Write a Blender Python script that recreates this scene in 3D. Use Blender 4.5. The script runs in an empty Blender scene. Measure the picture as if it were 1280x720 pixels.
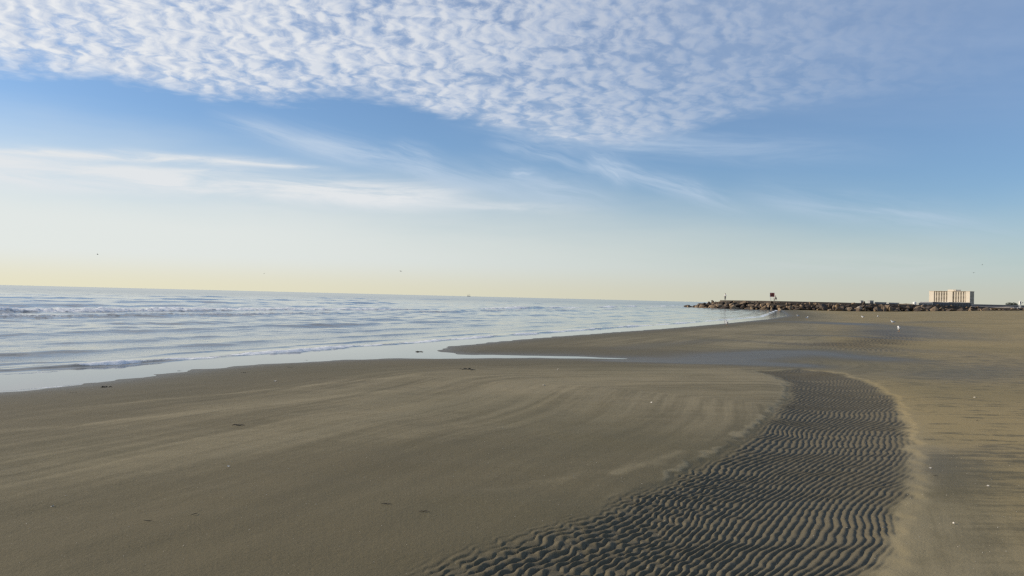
import bpy, bmesh, math, random
import numpy as np
from mathutils import Vector, Matrix, Euler
R = math.radians
rng = random.Random(7)
nrg = np.random.default_rng(11)
scene = bpy.context.scene
COL = scene.collection

# ------------------------------------------------------------------ camera
F, W0, H0 = 1065.0, 1280.0, 720.0
CAM_H = 1.4
SEA_Z = -0.15
ROLL, PITCH = math.atan(0.0243), math.atan(11.6 / F)
cam_rot = Matrix.Rotation(R(90) + PITCH, 3, 'X') @ Matrix.Rotation(ROLL, 3, 'Z')
cd = bpy.data.cameras.new('camera'); cam = bpy.data.objects.new('camera', cd); COL.objects.link(cam)
cam.location = (0, 0, CAM_H); cam.rotation_euler = cam_rot.to_euler()
cd.sensor_width = 36; cd.lens = 36 * F / W0; cd.clip_start = 0.05; cd.clip_end = 60000
scene.camera = cam
def ray(px, py):
    d = cam_rot @ Vector((px - W0/2, -(py - H0/2), -F)); return d / d.y
def gnd(px, py, z=0.0):                      # ground point seen at a pixel
    d = ray(px, py); t = (z - CAM_H) / d.z; return (d.x*t, d.y*t)
def at(px, py, dist):                        # point at forward distance
    d = ray(px, py); return Vector((d.x*dist, dist, CAM_H + d.z*dist))

# ------------------------------------------------------------------ helpers
def tag(o, label=None, cat=None, group=None, kind=None):
    if label: o['label'] = label
    if cat: o['category'] = cat
    if group: o['group'] = group
    if kind: o['kind'] = kind
    return o
def empty(name, loc=(0,0,0), rz=0.0):
    o = bpy.data.objects.new(name, None); COL.objects.link(o); o.empty_display_size = .2
    o.location = loc; o.rotation_euler = (0, 0, rz); return o
def link(name, me, mat, parent=None):
    o = bpy.data.objects.new(name, me); COL.objects.link(o)
    if mat is not None and len(me.materials) == 0: me.materials.append(mat)
    o.parent = parent; return o
def finish(bm, name, mat, parent=None, smooth=False):
    me = bpy.data.meshes.new(name); bm.normal_update(); bm.to_mesh(me); bm.free()
    if smooth: me.polygons.foreach_set('use_smooth', [True]*len(me.polygons))
    return link(name, me, mat, parent)
def box(bm, x0, x1, y0, y1, z0, z1):
    v = [bm.verts.new(p) for p in ((x0,y0,z0),(x1,y0,z0),(x1,y1,z0),(x0,y1,z0),(x0,y0,z1),(x1,y0,z1),(x1,y1,z1),(x0,y1,z1))]
    for f in ((3,2,1,0),(4,5,6,7),(0,1,5,4),(1,2,6,5),(2,3,7,6),(3,0,4,7)): bm.faces.new([v[i] for i in f])
def tube(bm, pts, rad, n=8, squash=1.0):
    pts = [Vector(p) for p in pts]; rings = []
    for i, p in enumerate(pts):
        d = (pts[min(i+1, len(pts)-1)] - pts[max(i-1, 0)]).normalized()
        a = d.cross(Vector((0,0,1)) if abs(d.z) < .9 else Vector((0,1,0))).normalized(); b = d.cross(a)
        r = rad[i] if hasattr(rad, '__len__') else rad
        rings.append([bm.verts.new(p + (a*math.cos(2*math.pi*k/n)*squash + b*math.sin(2*math.pi*k/n))*r) for k in range(n)])
    for q in range(len(rings)-1):
        for k in range(n): bm.faces.new((rings[q][k], rings[q][(k+1)%n], rings[q+1][(k+1)%n], rings[q+1][k]))
    bm.faces.new(rings[0][::-1]); bm.faces.new(rings[-1])
def copy_tree(o, parent=None):
    c = o.copy(); COL.objects.link(c); c.parent = parent
    for ch in list(o.children): copy_tree(ch, c)
    return c

# numpy noise --------------------------------------------------------------
PERM = nrg.permutation(256); PERM = np.concatenate([PERM, PERM, PERM])
GA = nrg.uniform(0, 2*np.pi, 256); GX, GY = np.cos(GA), np.sin(GA)
def pnoise(x, y):
    xi = np.floor(x).astype(np.int64); yi = np.floor(y).astype(np.int64); xf = x - xi; yf = y - yi
    xi &= 255; yi &= 255
    u = xf*xf*xf*(xf*(xf*6-15)+10); v = yf*yf*yf*(yf*(yf*6-15)+10)
    def g(dx, dy):
        h = PERM[PERM[(xi+dx) & 255] + ((yi+dy) & 255)]
        return GX[h]*(xf-dx) + GY[h]*(yf-dy)
    a = g(0,0)*(1-u) + g(1,0)*u; b = g(0,1)*(1-u) + g(1,1)*u
    return (a*(1-v) + b*v) * 1.5
def fbm(x, y, o=3):
    s = 0; a = 1
    for i in range(o): s = s + a*pnoise(x*2**i + 17.3*i, y*2**i - 9.1*i); a *= .5
    return s
def sstep(a, b, x):
    t = np.clip((x-a)/(b-a), 0, 1); return t*t*(3-2*t)
def poly_dist(X, Y, pts):
    d = np.full(X.shape, 1e18)
    for (x0, y0), (x1, y1) in zip(pts[:-1], pts[1:]):
        dx, dy = x1-x0, y1-y0; L = dx*dx+dy*dy
        t = np.clip(((X-x0)*dx + (Y-y0)*dy)/L, 0, 1)
        d = np.minimum(d, (X-x0-t*dx)**2 + (Y-y0-t*dy)**2)
    return np.sqrt(d)
def inside(X, Y, pts):
    r = np.zeros(X.shape, bool); n = len(pts)
    for i in range(n):
        x0, y0 = pts[i]; x1, y1 = pts[(i+1) % n]
        if y0 == y1: continue
        c = ((y0 > Y) != (y1 > Y)) & (X < (x1-x0)*(Y-y0)/(y1-y0) + x0)
        r ^= c
    return r

# ------------------------------------------------------------------ node helpers
class N:                                     # scalar socket with arithmetic
    def __init__(s, t, sock): s.t = t; s.s = sock
    def op(s, kind, *o, clamp=False):
        n = s.t.nodes.new('ShaderNodeMath'); n.operation = kind; n.use_clamp = clamp
        for i, v in enumerate((s,)+o):
            if isinstance(v, N): s.t.links.new(v.s, n.inputs[i])
            else: n.inputs[i].default_value = v
        return N(s.t, n.outputs[0])
    def __add__(s, o): return s.op('ADD', o)
    __radd__ = __add__
    def __mul__(s, o): return s.op('MULTIPLY', o)
    __rmul__ = __mul__
    def __sub__(s, o): return s.op('SUBTRACT', o)
    def __rsub__(s, o): return (s*-1.0) + o
    def __truediv__(s, o): return s.op('DIVIDE', o)
    def clamp(s): return s.op('ADD', 0.0, clamp=True)
    def mx(s, o): return s.op('MAXIMUM', o)
    def mn(s, o): return s.op('MINIMUM', o)
    def ss(s, a, b):
        n = s.t.nodes.new('ShaderNodeMapRange'); n.interpolation_type = 'SMOOTHSTEP'
        for i, v in enumerate((s, a, b)):
            if isinstance(v, N): s.t.links.new(v.s, n.inputs[i])
            else: n.inputs[i].default_value = v
        return N(s.t, n.outputs[0])
def vec(t, x, y, z=0.0):
    n = t.nodes.new('ShaderNodeCombineXYZ')
    for i, v in enumerate((x, y, z)):
        if isinstance(v, N): t.links.new(v.s, n.inputs[i])
        else: n.inputs[i].default_value = v
    return n.outputs[0]
def noise(t, v, scale, detail=3.0, rough=.5, dist=0.0):
    n = t.nodes.new('ShaderNodeTexNoise'); t.links.new(v, n.inputs['Vector'])
    n.inputs['Scale'].default_value = scale; n.inputs['Detail'].default_value = detail
    n.inputs['Roughness'].default_value = rough; n.inputs['Distortion'].default_value = dist
    return N(t, n.outputs[0])
def voro(t, v, scale, feature='SMOOTH_F1', rand=1.0, smooth=.6):
    n = t.nodes.new('ShaderNodeTexVoronoi'); n.feature = feature; t.links.new(v, n.inputs['Vector'])
    n.inputs['Scale'].default_value = scale; n.inputs['Randomness'].default_value = rand
    if 'Smoothness' in n.inputs and feature == 'SMOOTH_F1': n.inputs['Smoothness'].default_value = smooth
    return N(t, n.outputs['Distance'])
def mix(t, f, a, b):
    n = t.nodes.new('ShaderNodeMix'); n.data_type = 'RGBA'
    for i, v in ((0, f), (6, a), (7, b)):
        if isinstance(v, N): t.links.new(v.s, n.inputs[i])
        elif hasattr(v, 'is_linked'): t.links.new(v, n.inputs[i])
        elif isinstance(v, tuple): n.inputs[i].default_value = (*v, 1.0)
        else: n.inputs[i].default_value = v
    return n.outputs[2]
def attr(t, name):
    n = t.nodes.new('ShaderNodeAttribute'); n.attribute_name = name; return N(t, n.outputs['Fac'])
def mat(name, col=(.5,.5,.5), rough=.7, spec=.5):
    m = bpy.data.materials.new(name); m.use_nodes = True; t = m.node_tree
    b = t.nodes['Principled BSDF']; b.inputs['Base Color'].default_value = (*col, 1); b.inputs['Roughness'].default_value = rough
    b.inputs['Specular IOR Level'].default_value = spec
    return m, t, b
def grainy(name, col, rough=.7, var=.25, scale=6.0, bump=.0, metal=0.0):   # base colour with noise wear
    m, t, b = mat(name, col, rough); tc = t.nodes.new('ShaderNodeTexCoord').outputs['Object']
    n = noise(t, tc, scale, 5.0, .65)
    f = n.ss(.3, .7)
    t.links.new(mix(t, f, tuple(c*(1-var) for c in col), tuple(min(1, c*(1+var)) for c in col)), b.inputs['Base Color'])
    b.inputs['Metallic'].default_value = metal
    if bump:
        bp = t.nodes.new('ShaderNodeBump'); bp.inputs['Strength'].default_value = bump; bp.inputs['Distance'].default_value = .05
        t.links.new(n.s, bp.inputs['Height']); t.links.new(bp.outputs[0], b.inputs['Normal'])
    return m

# ------------------------------------------------------------------ sun, sky, exposure
SUN_AZ, SUN_EL = R(-82), R(23)               # azimuth from +Y towards +X
sun_dir = Vector((math.sin(SUN_AZ)*math.cos(SUN_EL), math.cos(SUN_AZ)*math.cos(SUN_EL), math.sin(SUN_EL)))
sl = bpy.data.lights.new('sun', 'SUN'); sl.energy = 4.5; sl.angle = R(.53); sl.color = (1, .87, .68)
so = bpy.data.objects.new('sun', sl); COL.objects.link(so); so.rotation_euler = sun_dir.to_track_quat('Z', 'Y').to_euler()
SKY_S = 0.1
w = bpy.data.worlds.new('World'); scene.world = w; w.use_nodes = True
def build_world():
    t = w.node_tree; bg = t.nodes['Background']
    sky = t.nodes.new('ShaderNodeTexSky'); sky.sky_type = 'NISHITA'; sky.sun_disc = False
    sky.sun_elevation = SUN_EL; sky.sun_rotation = SUN_AZ % (2*math.pi)
    sky.air_density = 1.0; sky.dust_density = 0.6; sky.ozone_density = 2.2
    g = t.nodes.new('ShaderNodeTexCoord').outputs['Generated']
    sp = t.nodes.new('ShaderNodeSeparateXYZ'); t.links.new(g, sp.inputs[0])
    x, y, z = (N(t, s) for s in sp.outputs)
    h = (x*x + y*y).op('SQRT').mx(1e-4)
    E = z / h
    az = x.op('ARCTAN2', y)
    zc = z.mx(.03)
    PX, PY = x/zc, y/zc
    # sky base tint
    def c(r, g_, b_):                            # sRGB 0..255 -> linear radiance before the strength
        f = lambda v: ((v/255+.055)/1.055)**2.4 if v > 10 else v/255/12.92
        return (f(r)/SKY_S, f(g_)/SKY_S, f(b_)/SKY_S)
    sat = t.nodes.new('ShaderNodeMix'); sat.data_type = 'RGBA'; sat.blend_type = 'MULTIPLY'; sat.inputs[0].default_value = 1
    t.links.new(sky.outputs[0], sat.inputs[6]); sat.inputs[7].default_value = (.88, 1.04, 1.26, 1); base = sat.outputs[2]
    left = az.ss(.75, -.65)                      # 1 towards the sun side
    # pale veil that thickens to the horizon, deeper on the sun side
    veil_n = noise(t, vec(t, az*1.6, E*9.0), 1.6, 4.0, .55)
    top = left*.068 + .078 + (veil_n - .5)*.07
    veil = (top - E).ss(-.06, .08)*(left*.20 + .70)
    base = mix(t, veil, base, mix(t, az.ss(.72, -.35), c(196,205,200), c(230,233,229)))
    glow = E.ss(.042, .0)*.7
    base = mix(t, glow, base, mix(t, left, c(196,194,176), c(232,224,186)))
    # high thin veil on the right
    hv = noise(t, vec(t, PX*.35, PY*.5), 1.0, 5.0, .6)
    hve = (E.ss(.13, .30)*az.ss(-.05, .35)*(hv.ss(.25, .7)*.4 + .12))
    base = mix(t, hve, base, c(172,190,216))
    # cirrus streaks (world azimuth, tan elevation)
    def wisp(base, p0, p1, width, amp, nscale, col, seed, taper=.25):
        def ae(px, py):
            d = ray(px, py); a = math.atan2(d.x, d.y); return a, d.z/math.hypot(d.x, d.y)
        (a0, e0), (a1, e1) = ae(*p0), ae(*p1); L = math.hypot(a1-a0, e1-e0); ux, uy = (a1-a0)/L, (e1-e0)/L
        u = ((az - a0)*ux + (E - e0)*uy) / L
        wob = noise(t, vec(t, u*2.2 + seed, 0.0), 1.0, 2.0)
        v = (az - a0)*(-uy) + (E - e0)*ux + (wob - .5)*width*1.6
        prof = (v/width).op('POWER', 2.0).op('MULTIPLY', -1.0).op('EXPONENT')
        win = u.ss(-.02, taper)*u.ss(1.05, 1.0 - taper*1.6)
        nn = noise(t, vec(t, u*L*nscale*.28 + seed, v*nscale*2.3, seed), 1.0, 6.0, .62, .5)
        f = (prof*win*(nn.ss(.28, .72))*amp).clamp()
        return mix(t, f, base, col)
    wc = c(226,230,233); wb = c(196,212,230)
    base = wisp(base, (-160,192), (600,250), .0155, 1.6, 22, wc, 3.1, .12)
    base = wisp(base, (-60,184), (380,205), .005, 1.3, 40, wc, 8.7, .2)
    base = wisp(base, (300,148), (700,258), .014, .75, 24, wb, 5.3, .3)
    base = wisp(base, (600,170), (760,215), .014, .6, 30, wb, 1.9, .3)
    base = wisp(base, (715,190), (960,268), .010, .8, 30, wb, 6.4, .25)
    base = wisp(base, (250,140), (520,215), .010, .7, 30, wb, 12.3, .3)
    base = wisp(base, (480,180), (560,205), .010, .8, 30, wb, 14.1, .3)
    base = wisp(base, (560,205), (800,262), .016, .6, 24, wb, 15.2, .3)
    base = wisp(base, (730,192), (800,228), .013, .8, 30, wb, 16.9, .3)
    base = wisp(base, (-80,206), (330,214), .0035, 1.0, 44, wc, 21.4, .15)
    base = wisp(base, (120,186), (430,212), .003, 1.0, 44, wc, 24.9, .15)
    base = wisp(base, (300,238), (760,262), .006, .6, 34, wc, 27.3, .2)
    base = wisp(base, (635,218), (675,216), .005, .9, 40, wb, 2.2, .3)
    base = wisp(base, (540,150), (1150,195), .016, .5, 20, wb, 7.7, .3)
    base = wisp(base, (900,235), (1330,300), .016, .45, 22, wb, 9.3, .3)
    base = wisp(base, (900,330), (1330,330), .012, .4, 20, c(205,212,212), 4.3, .3)
    # altocumulus deck, on a plane overhead
    fc = t.nodes.new('ShaderNodeFloatCurve'); cur = fc.mapping.curves[0]
    bnd = [(-6,3.2),(-2.6,4.05),(-1.9,4.25),(-1.45,4.62),(-.8,4.55),(-.4,4.95),(0,5.35),(.5,5.65),(.9,5.45),(1.3,4.6),(2.4,3.9),(6,3.2)]
    pts = [((px+6)/12, (py-3)/4) for px, py in bnd]
    while len(cur.points) < len(pts): cur.points.new(.5, .5)
    for q, p in zip(cur.points, pts): q.location = p; q.handle_type = 'AUTO'
    fc.mapping.update()
    t.links.new(((PX + 6.0)/12.0).clamp().s, fc.inputs['Value'])
    edge = N(t, fc.outputs[0])*4.0 + 3.0
    P = vec(t, PX, PY)
    wob = noise(t, P, 1.6, 4.0, .6)
    wob2 = noise(t, P, 6.0, 3.0, .6)
    m = (edge - PY + (wob - .5)*.9 + (wob2 - .5)*.45)
    dens = m.ss(-.06, .55)*PY.ss(.3, 1.3)
    warp = noise(t, P, 5.0, 2.0)
    warp2 = noise(t, vec(t, PX + 9.0, PY + 4.0), 5.0, 2.0)
    Rr = (PX*PX + PY*PY).op('SQRT').op('LOGARITHM', math.e)
    Q = vec(t, az*3.7 + (warp - .5)*.12, (Rr + (warp2 - .5)*.06)*1.75)
    def cells(dx, dy):
        add = t.nodes.new('ShaderNodeVectorMath'); add.operation = 'ADD'; t.links.new(Q, add.inputs[0]); add.inputs[1].default_value = (dx, dy, 0)
        q = add.outputs[0]
        v1 = voro(t, q, 14.0, smooth=.8); f1 = noise(t, q, 24.0, 6.0, .62)
        return (1.0 - v1*1.25)*.58 + f1*.70
    d0 = cells(0, 0); d1 = cells(-.026, .006)
    patch = noise(t, P, 1.1, 3.0, .55)
    thr = .27 - (patch - .5)*.6 + az.ss(-.1, .5)*.08
    body = d0.ss(thr, thr + .40)
    soft = dens*az.ss(.60, -.25)
    alpha = (soft*(body*.62 + .31)*(patch.ss(.22, .55)*.3 + .70)).clamp()
    lit = (d0 - d1)*1.7 + .66
    ccol = mix(t, lit.clamp(), c(172,190,218), mix(t, left, c(210,216,226), c(238,239,240)))
    base = mix(t, alpha, base, ccol)
    t.links.new(base, bg.inputs['Color']); bg.inputs['Strength'].default_value = SKY_S
build_world()
scene.cycles.use_denoising = False; scene.cycles.pixel_filter_type = 'BLACKMAN_HARRIS'; scene.cycles.filter_width = 1.4
scene.view_settings.view_transform = 'Standard'; scene.view_settings.look = 'None'
scene.view_settings.exposure = 0.0; scene.view_settings.gamma = 1.0; scene.view_settings.use_curve_mapping = False

# ------------------------------------------------------------------ coast lines (ground metres)
film_px = [(-330,523),(-150,505),(0,490),(80,483.5),(160,473.5),(250,462),(330,455.5),(420,450.5),(480,448.5),(550,448),(640,447.5),(720,448),(792,448.6),
           (720,445.6),(640,444.2),(575,443),(548,439),(556,434),(600,429.5),(650,424.5),(700,420.5),(760,416),(830,411),(900,405),(960,399),(984,395)]
sea_px = [(-330,484),(-150,474),(0,466),(80,461),(160,457),(250,449.5),(300,445),(380,440),(440,434.5),(500,431),(560,426),(640,420),(720,414),(800,408),(860,404),(920,399),(955,396)]
film = [gnd(px, py, SEA_Z) for px, py in film_px]
sea_edge = [gnd(px, py, SEA_Z) for px, py in sea_px]
south = [(-3000,-9000), (-330,-1000), (-30,-45), (-16,-9)]
north = [(74,235), (150,430), (330,950), (760,2200), (5200,15000), (6500,19000)]
far = [(-30000,19000), (-30000,-9000)]
coast = south + film + north
edge_line = [(p[0]-3, p[1]) for p in south] + sea_edge + north
rip_px = [(480,734),(520,720),(600,697),(680,669),(760,641),(820,612),(880,582),(930,551),(965,521),(990,496),(987,477),(950,463),(1000,460.5),(1050,467),(1090,481),(1118,499),(1133,545),(1138,590),(1126,640),(1110,680),(1085,720),(1075,736),(1040,790),(400,790)]
rip = [gnd(px, py, -.04) for px, py in rip_px]
rip2_px = [(985,428),(1035,436),(1090,437),(1140,428),(1142,419),(1112,411),(1075,413),(1085,420),(1040,425)]
rip2 = [gnd(px, py, 0.02) for px, py in rip2_px]
def sdist(X, Y, line, poly): 
    d = poly_dist(X, Y, line); return np.where(inside(X, Y, poly), d, -d)

def ripple(X, Y):
    left = sstep(1.9, .4, X - .26*(Y-5))
    U = (X - .60*Y)/1.17 + .17*pnoise(X*.55+3, Y*.45+8) + .05*pnoise(X*1.1+5, Y*.9+2)
    bend = .042*pnoise(X*.55 + 4, Y*1.25 + 1) + .026*pnoise(X*1.3 + 9, Y*2.9 + 7) + .011*pnoise(X*4 + 2, Y*7.0)
    jit = (.006 + .020*left)*pnoise(X*9 + 2*Y, Y*6.5 + 3)          # crests break and step sideways
    ph = (U + 1.9 + bend + jit)/(.049 + .013*sstep(4.6, 10.5, Y))
    f = ph - np.floor(ph); k = np.floor(ph)
    prof = np.where(f < .60, np.sin((f/.60)*np.pi/2)**1.2, np.cos(((f-.60)/.40)*np.pi/2)**1.1)   # gentle rise, steep lee side
    W = .86*Y + .5*X                                                # along the crest
    seg = pnoise(W*7.2 + k*.37, k*.61 + .5)                         # every crest is cut into tongues of its own
    tong = np.sin(2*np.pi*(W*7.0 + .5*np.mod(k, 2) + .55*pnoise(X*2.3, Y*2.1) + .35*seg))     # staggered scales
    gap = .90 - .12*left + (.22 + .55*left)*seg + .62*left*tong + .2*pnoise(X*15, Y*12)
    return (prof - .5)*np.clip(gap, .0, 1.4) + .11*pnoise(X*17 + 3, Y*17) + .05*pnoise(X*38, Y*36)
def terrain(X, Y, full=True):
    sd = -sdist(X, Y, coast, coast + far)                     # + on land
    rr = np.hypot(X, Y)
    land = SEA_Z + .15*(1-np.exp(-np.maximum(sd, 0)/3.2)) + 1.25*sstep(13, 62, sd) + 1.2*sstep(90, 400, sd) + 1.5*sstep(500, 2500, sd)
    sea = SEA_Z - .035*np.minimum(-sd, 8) - .02*np.clip(-sd-8, 0, 120)
    z = np.where(sd > 0, land, sea)
    near = np.exp(-rr/60)
    g = sstep(.0, 2.5, np.abs(sd))
    z = z + near*g*(.020*fbm(X*.22, Y*.22, 3) + .006*pnoise(X*.9, Y*1.3)) + near*(.006*sstep(0, .5, np.abs(sd))*pnoise(X*1.5, Y*2.3) + .011*np.exp(-(sd/1.6)**2)*(pnoise(X*.9 + 3, Y*1.4) + .25*pnoise(X*3.1, Y*4.2)))
    z = z + sstep(15, 40, sd)*sstep(300, 60, rr)*.05*fbm(X*.12, Y*.12, 3)
    # low drift ridges following the shore
    st = pnoise(sd*1.5 + .6*pnoise(X*.12, Y*.12), X*.05 + Y*.03) + .5*pnoise(sd*3.6 + .8*pnoise(X*.2, Y*.2), X*.09 + Y*.05)
    z = z + near*.009*sstep(.8, 3, sd)*np.clip(st, -.2, 1)*sstep(11, 7, sd)
    sr = sdist(X, Y, rip + rip[:1], rip)
    srn = sr + .07*pnoise(X*1.6, Y*1.3) + .06*pnoise(X*6, Y*4)
    rs0 = sstep(.2, .9, X - .3*(Y-5))
    m1 = sstep(-.17 + .11*rs0, .24 - .12*rs0, srn)
    sr2 = sdist(X, Y, rip2 + rip2[:1], rip2)
    m2 = sstep(-.8, 1.2, sr2 + .8*pnoise(X*.5, Y*.35))
    rs = sstep(.2, .9, X - .3*(Y-5))
    z = z - .05*sstep(-.5, .7, sr) - rs*.014*sstep(-.14, .0, srn)
    if full:
        z = z + m1*(.0180 + .005*sstep(6, 12, Y))*(1 - .24*sstep(.9, 1.9, X - .26*(Y-5)))*ripple(X, Y)*np.exp(-rr/80) + m2*.036*ripple(X*.42, Y*.42)
    return z, sd, sr, srn, m1, m2

def polar(az, rad, fn, name, m, attrs):
    A, Rr = np.meshgrid(az, rad); X = np.sin(A)*Rr; Y = np.cos(A)*Rr
    z, at_ = fn(X, Y)
    nr, na = X.shape
    co = np.stack([X, Y, z], -1).reshape(-1, 3).astype(np.float32)
    i = np.arange(nr-1)[:, None]*na + np.arange(na-1)[None, :]
    q = np.stack([i, i+na, i+na+1, i+1], -1).reshape(-1, 4)[:, ::-1]
    q = q[:, ::-1] if False else q
    me = bpy.data.meshes.new(name); me.vertices.add(len(co)); me.vertices.foreach_set('co', co.ravel())
    me.loops.add(q.size); me.loops.foreach_set('vertex_index', q.ravel().astype(np.int32))
    me.polygons.add(len(q)); me.polygons.foreach_set('loop_start', (np.arange(len(q))*4).astype(np.int32))
    me.update(calc_edges=True)
    me.polygons.foreach_set('use_smooth', np.ones(len(q), bool))
    for k, v in at_.items():
        a = me.attributes.new(k, 'FLOAT', 'POINT'); a.data.foreach_set('value', v.reshape(-1).astype(np.float32))
    me.update()
    if me.polygons[0].normal.z < 0: me.flip_normals()
    return link(name, me, m)
def geo(a, b, ratio): return np.geomspace(a, b, max(2, int(math.log(b/a)/math.log(ratio))))

# ------------------------------------------------------------------ sand
def sand_material():
    m, t, b = mat('sand', rough=.8); L = t.links.new
    g = t.nodes.new('ShaderNodeNewGeometry').outputs['Position']
    sp = t.nodes.new('ShaderNodeSeparateXYZ'); L(g, sp.inputs[0]); X, Y, Z = (N(t, s) for s in sp.outputs)
    sd, ripm, rip2m, dry, wet = attr(t, 'coast'), attr(t, 'ripples'), attr(t, 'ripples_far'), attr(t, 'dry'), attr(t, 'wet')
    n1 = noise(t, vec(t, sd*1.9, X*.10 + Y*.07), 1.0, 4.0, .62)            # drift streaks along the shore
    n2 = noise(t, g, .45, 5.0, .6)
    n3 = noise(t, vec(t, X*.8 + Z*0.0, Y*7.5), 1.0, 6.0, .72)                     # wind scour across
    n4 = noise(t, g, 14.0, 4.0, .7)
    grain = noise(t, g, 190.0, 3.0, .75); coarse = noise(t, vec(t, X*30.0, Y*42.0), 1.0, 4.0, .7)
    right = (X - Y*.33).ss(1.0, 1.9)*sd.ss(4, 9)
    n5 = noise(t, vec(t, X*2.2, Y*3.4), 1.0, 5.0, .7, .4)
    n6 = noise(t, vec(t, sd*5.5 + n2*.8, X*.16 + Y*.12), 1.0, 4.0, .6)
    dd = dry*((n5.ss(.3, .68)*.9 + n3.ss(.25, .75)*.45)*(right*.75 + .25) + (1.0 - right)*(n6.ss(.25, .75)*.55 + .30) + .15) + (n1 - .5)*.75*(1.0 - right) + (n6 - .5)*.35*(1.0 - right) + (n2 - .5)*(.45 + right*.6) + (n3 - .5)*(right*2.6 + .10) + (n4 - .5)*.28 + (coarse - .5)*(.22 + right*.5)
    f = (dd*(1.0 - wet*.85)).ss(.12, 1.0)
    col = mix(t, f, (.145, .118, .060), mix(t, right, (.29, .238, .134), (.33, .250, .112)))
    olive = noise(t, g, .16, 3.0, .5).ss(.4, .65)
    col = mix(t, olive*.35, col, (.128, .112, .054))
    col = mix(t, ripm*.8, col, (.130, .107, .063))
    col = mix(t, rip2m*.6, col, (.085, .072, .048))
    col = mix(t, wet*.45, col, (.082, .070, .046))
    # grain and shell flecks
    col = mix(t, (grain - .5).ss(-.22, .22)*.45, col, mix(t, .5, col, (.03, .026, .02)))
    fl = voro(t, g, 26.0, 'F1'); fr = noise(t, g, 9.0, 2.0)
    col = mix(t, fl.ss(.085, .05)*fr.ss(.50, .62)*.75, col, (.5, .46, .38))
    fd = voro(t, vec(t, X + 31.0, Y - 7.0), 19.0, 'F1')
    col = mix(t, fd.ss(.085, .05)*fr.ss(.5, .38)*.8, col, (.03, .025, .02))
    L(col, b.inputs['Base Color'])
    rough = .84 - wet*.38 - ripm*.10
    L(rough.s, b.inputs['Roughness'])
    b.inputs['Specular IOR Level'].default_value = .25
    L((.25 - ripm*.05 + wet*.12).s, b.inputs['Specular IOR Level'])
    hgt = n4*.006 + grain*.0016 + noise(t, g, 55.0, 3.0, .6)*.003 + n3*.004*right
    bp = t.nodes.new('ShaderNodeBump'); bp.inputs['Strength'].default_value = .8; bp.inputs['Distance'].default_value = 1.0
    L(hgt.s, bp.inputs['Height']); L(bp.outputs[0], b.inputs['Normal'])
    return m
streaks = [([(-100,605),(200,556),(400,533),(550,503),(700,474),(850,463),(960,470)], .75, .34),
           ([(0,533),(150,522),(300,507),(480,487)], .14, .4), ([(60,506),(300,486),(520,466)], .10, .35), ([(150,575),(420,548),(620,530)], .5, .2),
           ([(770,590),(815,575),(850,562)], .06, .35), ([(620,612),(700,597),(820,577)], .1, .2),
           ([(1090,716),(1128,650),(1150,600),(1148,540),(1128,495),(1090,477)], .12, .55),
           ([(1150,600),(1148,560)], .10, .5), ([(1160,650),(1190,630)], .2, .4), ([(1100,690),(1150,672)], .12, .5), ([(1180,720),(1290,700)], .25, .45), ([(1170,560),(1290,540)], .3, .35), ([(1155,520),(1220,505)], .25, .4), ([(1130,490),(1180,488),(1290,500)], .5, .45),
           ([(560,431),(700,424),(860,413),(960,405)], 1.2, .35), ([(930,412),(1010,408),(1110,400)], 2.0, .3), ([(850,452),(960,425),(1060,427)], .7, .3), ([(1150,432),(1230,415),(1290,402)], 4.0, .4), ([(1120,690),(1290,640)], .5, .3)]
wets = [([(905,446),(1000,440),(1090,447)], 1.6, .9), ([(780,447),(900,450),(1000,455)], .8, .9), ([(1190,470),(1260,462)], 1.8, .2), ([(1010,402),(1120,408),(1135,420)], 4, .7), ([(1230,560),(1180,600)], .4, .25), ([(1165,560),(1160,585)], .2, .3), ([(1180,470),(1280,455),(1200,440)], 1.5, .3), ([(1000,430),(900,424),(780,433)], .8, .4), ([(1140,425),(1060,420),(960,418)], .8, .5), ([(1060,405),(1180,402)], 2, .4), ([(880,440),(1130,438)], 1.2, .35)]
def rr_(X, Y): return np.hypot(X, Y)
def sand_fn(X, Y):
    z, sd, sr, srn, m1, m2 = terrain(X, Y)
    dry = (.26 + .42*sstep(7.5, 12, rr_(X, Y)))*sstep(1.0, 5, sd)*sstep(1.2, 3.2, sd + .02*(Y-8)) - .16*sstep(7.5, 4.5, rr_(X, Y))*sstep(1.2, .2, X - .2*Y) + .42*sstep(1.0, 2.0, X - .33*Y)*sstep(4, 9, sd)
    for pts, wd, a in streaks:
        d = poly_dist(X, Y, [gnd(*p) for p in pts]); dry = dry + a*np.exp(-(d/wd)**2)
    rs = sstep(.2, .9, X - .3*(Y-5)); dry = dry + rs*1.1*np.exp(-((srn + .11)/.035)**2)*np.clip(.6 + 1.5*pnoise(X*2.3, Y*1.9), 0, 1)
    wet = np.exp(-np.maximum(sd, 0)/.7)*.9 + .35*np.exp(-np.maximum(sd, 0)/2.6)
    for pts, wd, a in wets:
        d = poly_dist(X, Y, [gnd(*p) for p in pts]); wet = wet + a*np.exp(-(d/wd)**2)
    return z, dict(coast=sd, ripples=m1, ripples_far=m2, dry=dry - .5*m1, wet=np.clip(wet, 0, 1))
az = np.concatenate([np.linspace(-math.pi, -.75, 60)[:-1], np.arange(-.75, -.16, .004), np.arange(-.16, .50, .00115), np.arange(.50, .62, .0025), np.arange(.62, .80, .004), np.linspace(.8, math.pi, 60)])
rad = np.concatenate([np.linspace(.15, 3.6, 16)[:-1], geo(3.6, 22, 1.0019)[:-1], geo(22, 300, 1.006)[:-1], geo(300, 18000, 1.035)])
beach = polar(az, rad, sand_fn, 'beach', sand_material(), None); tag(beach, kind='structure')

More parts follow.
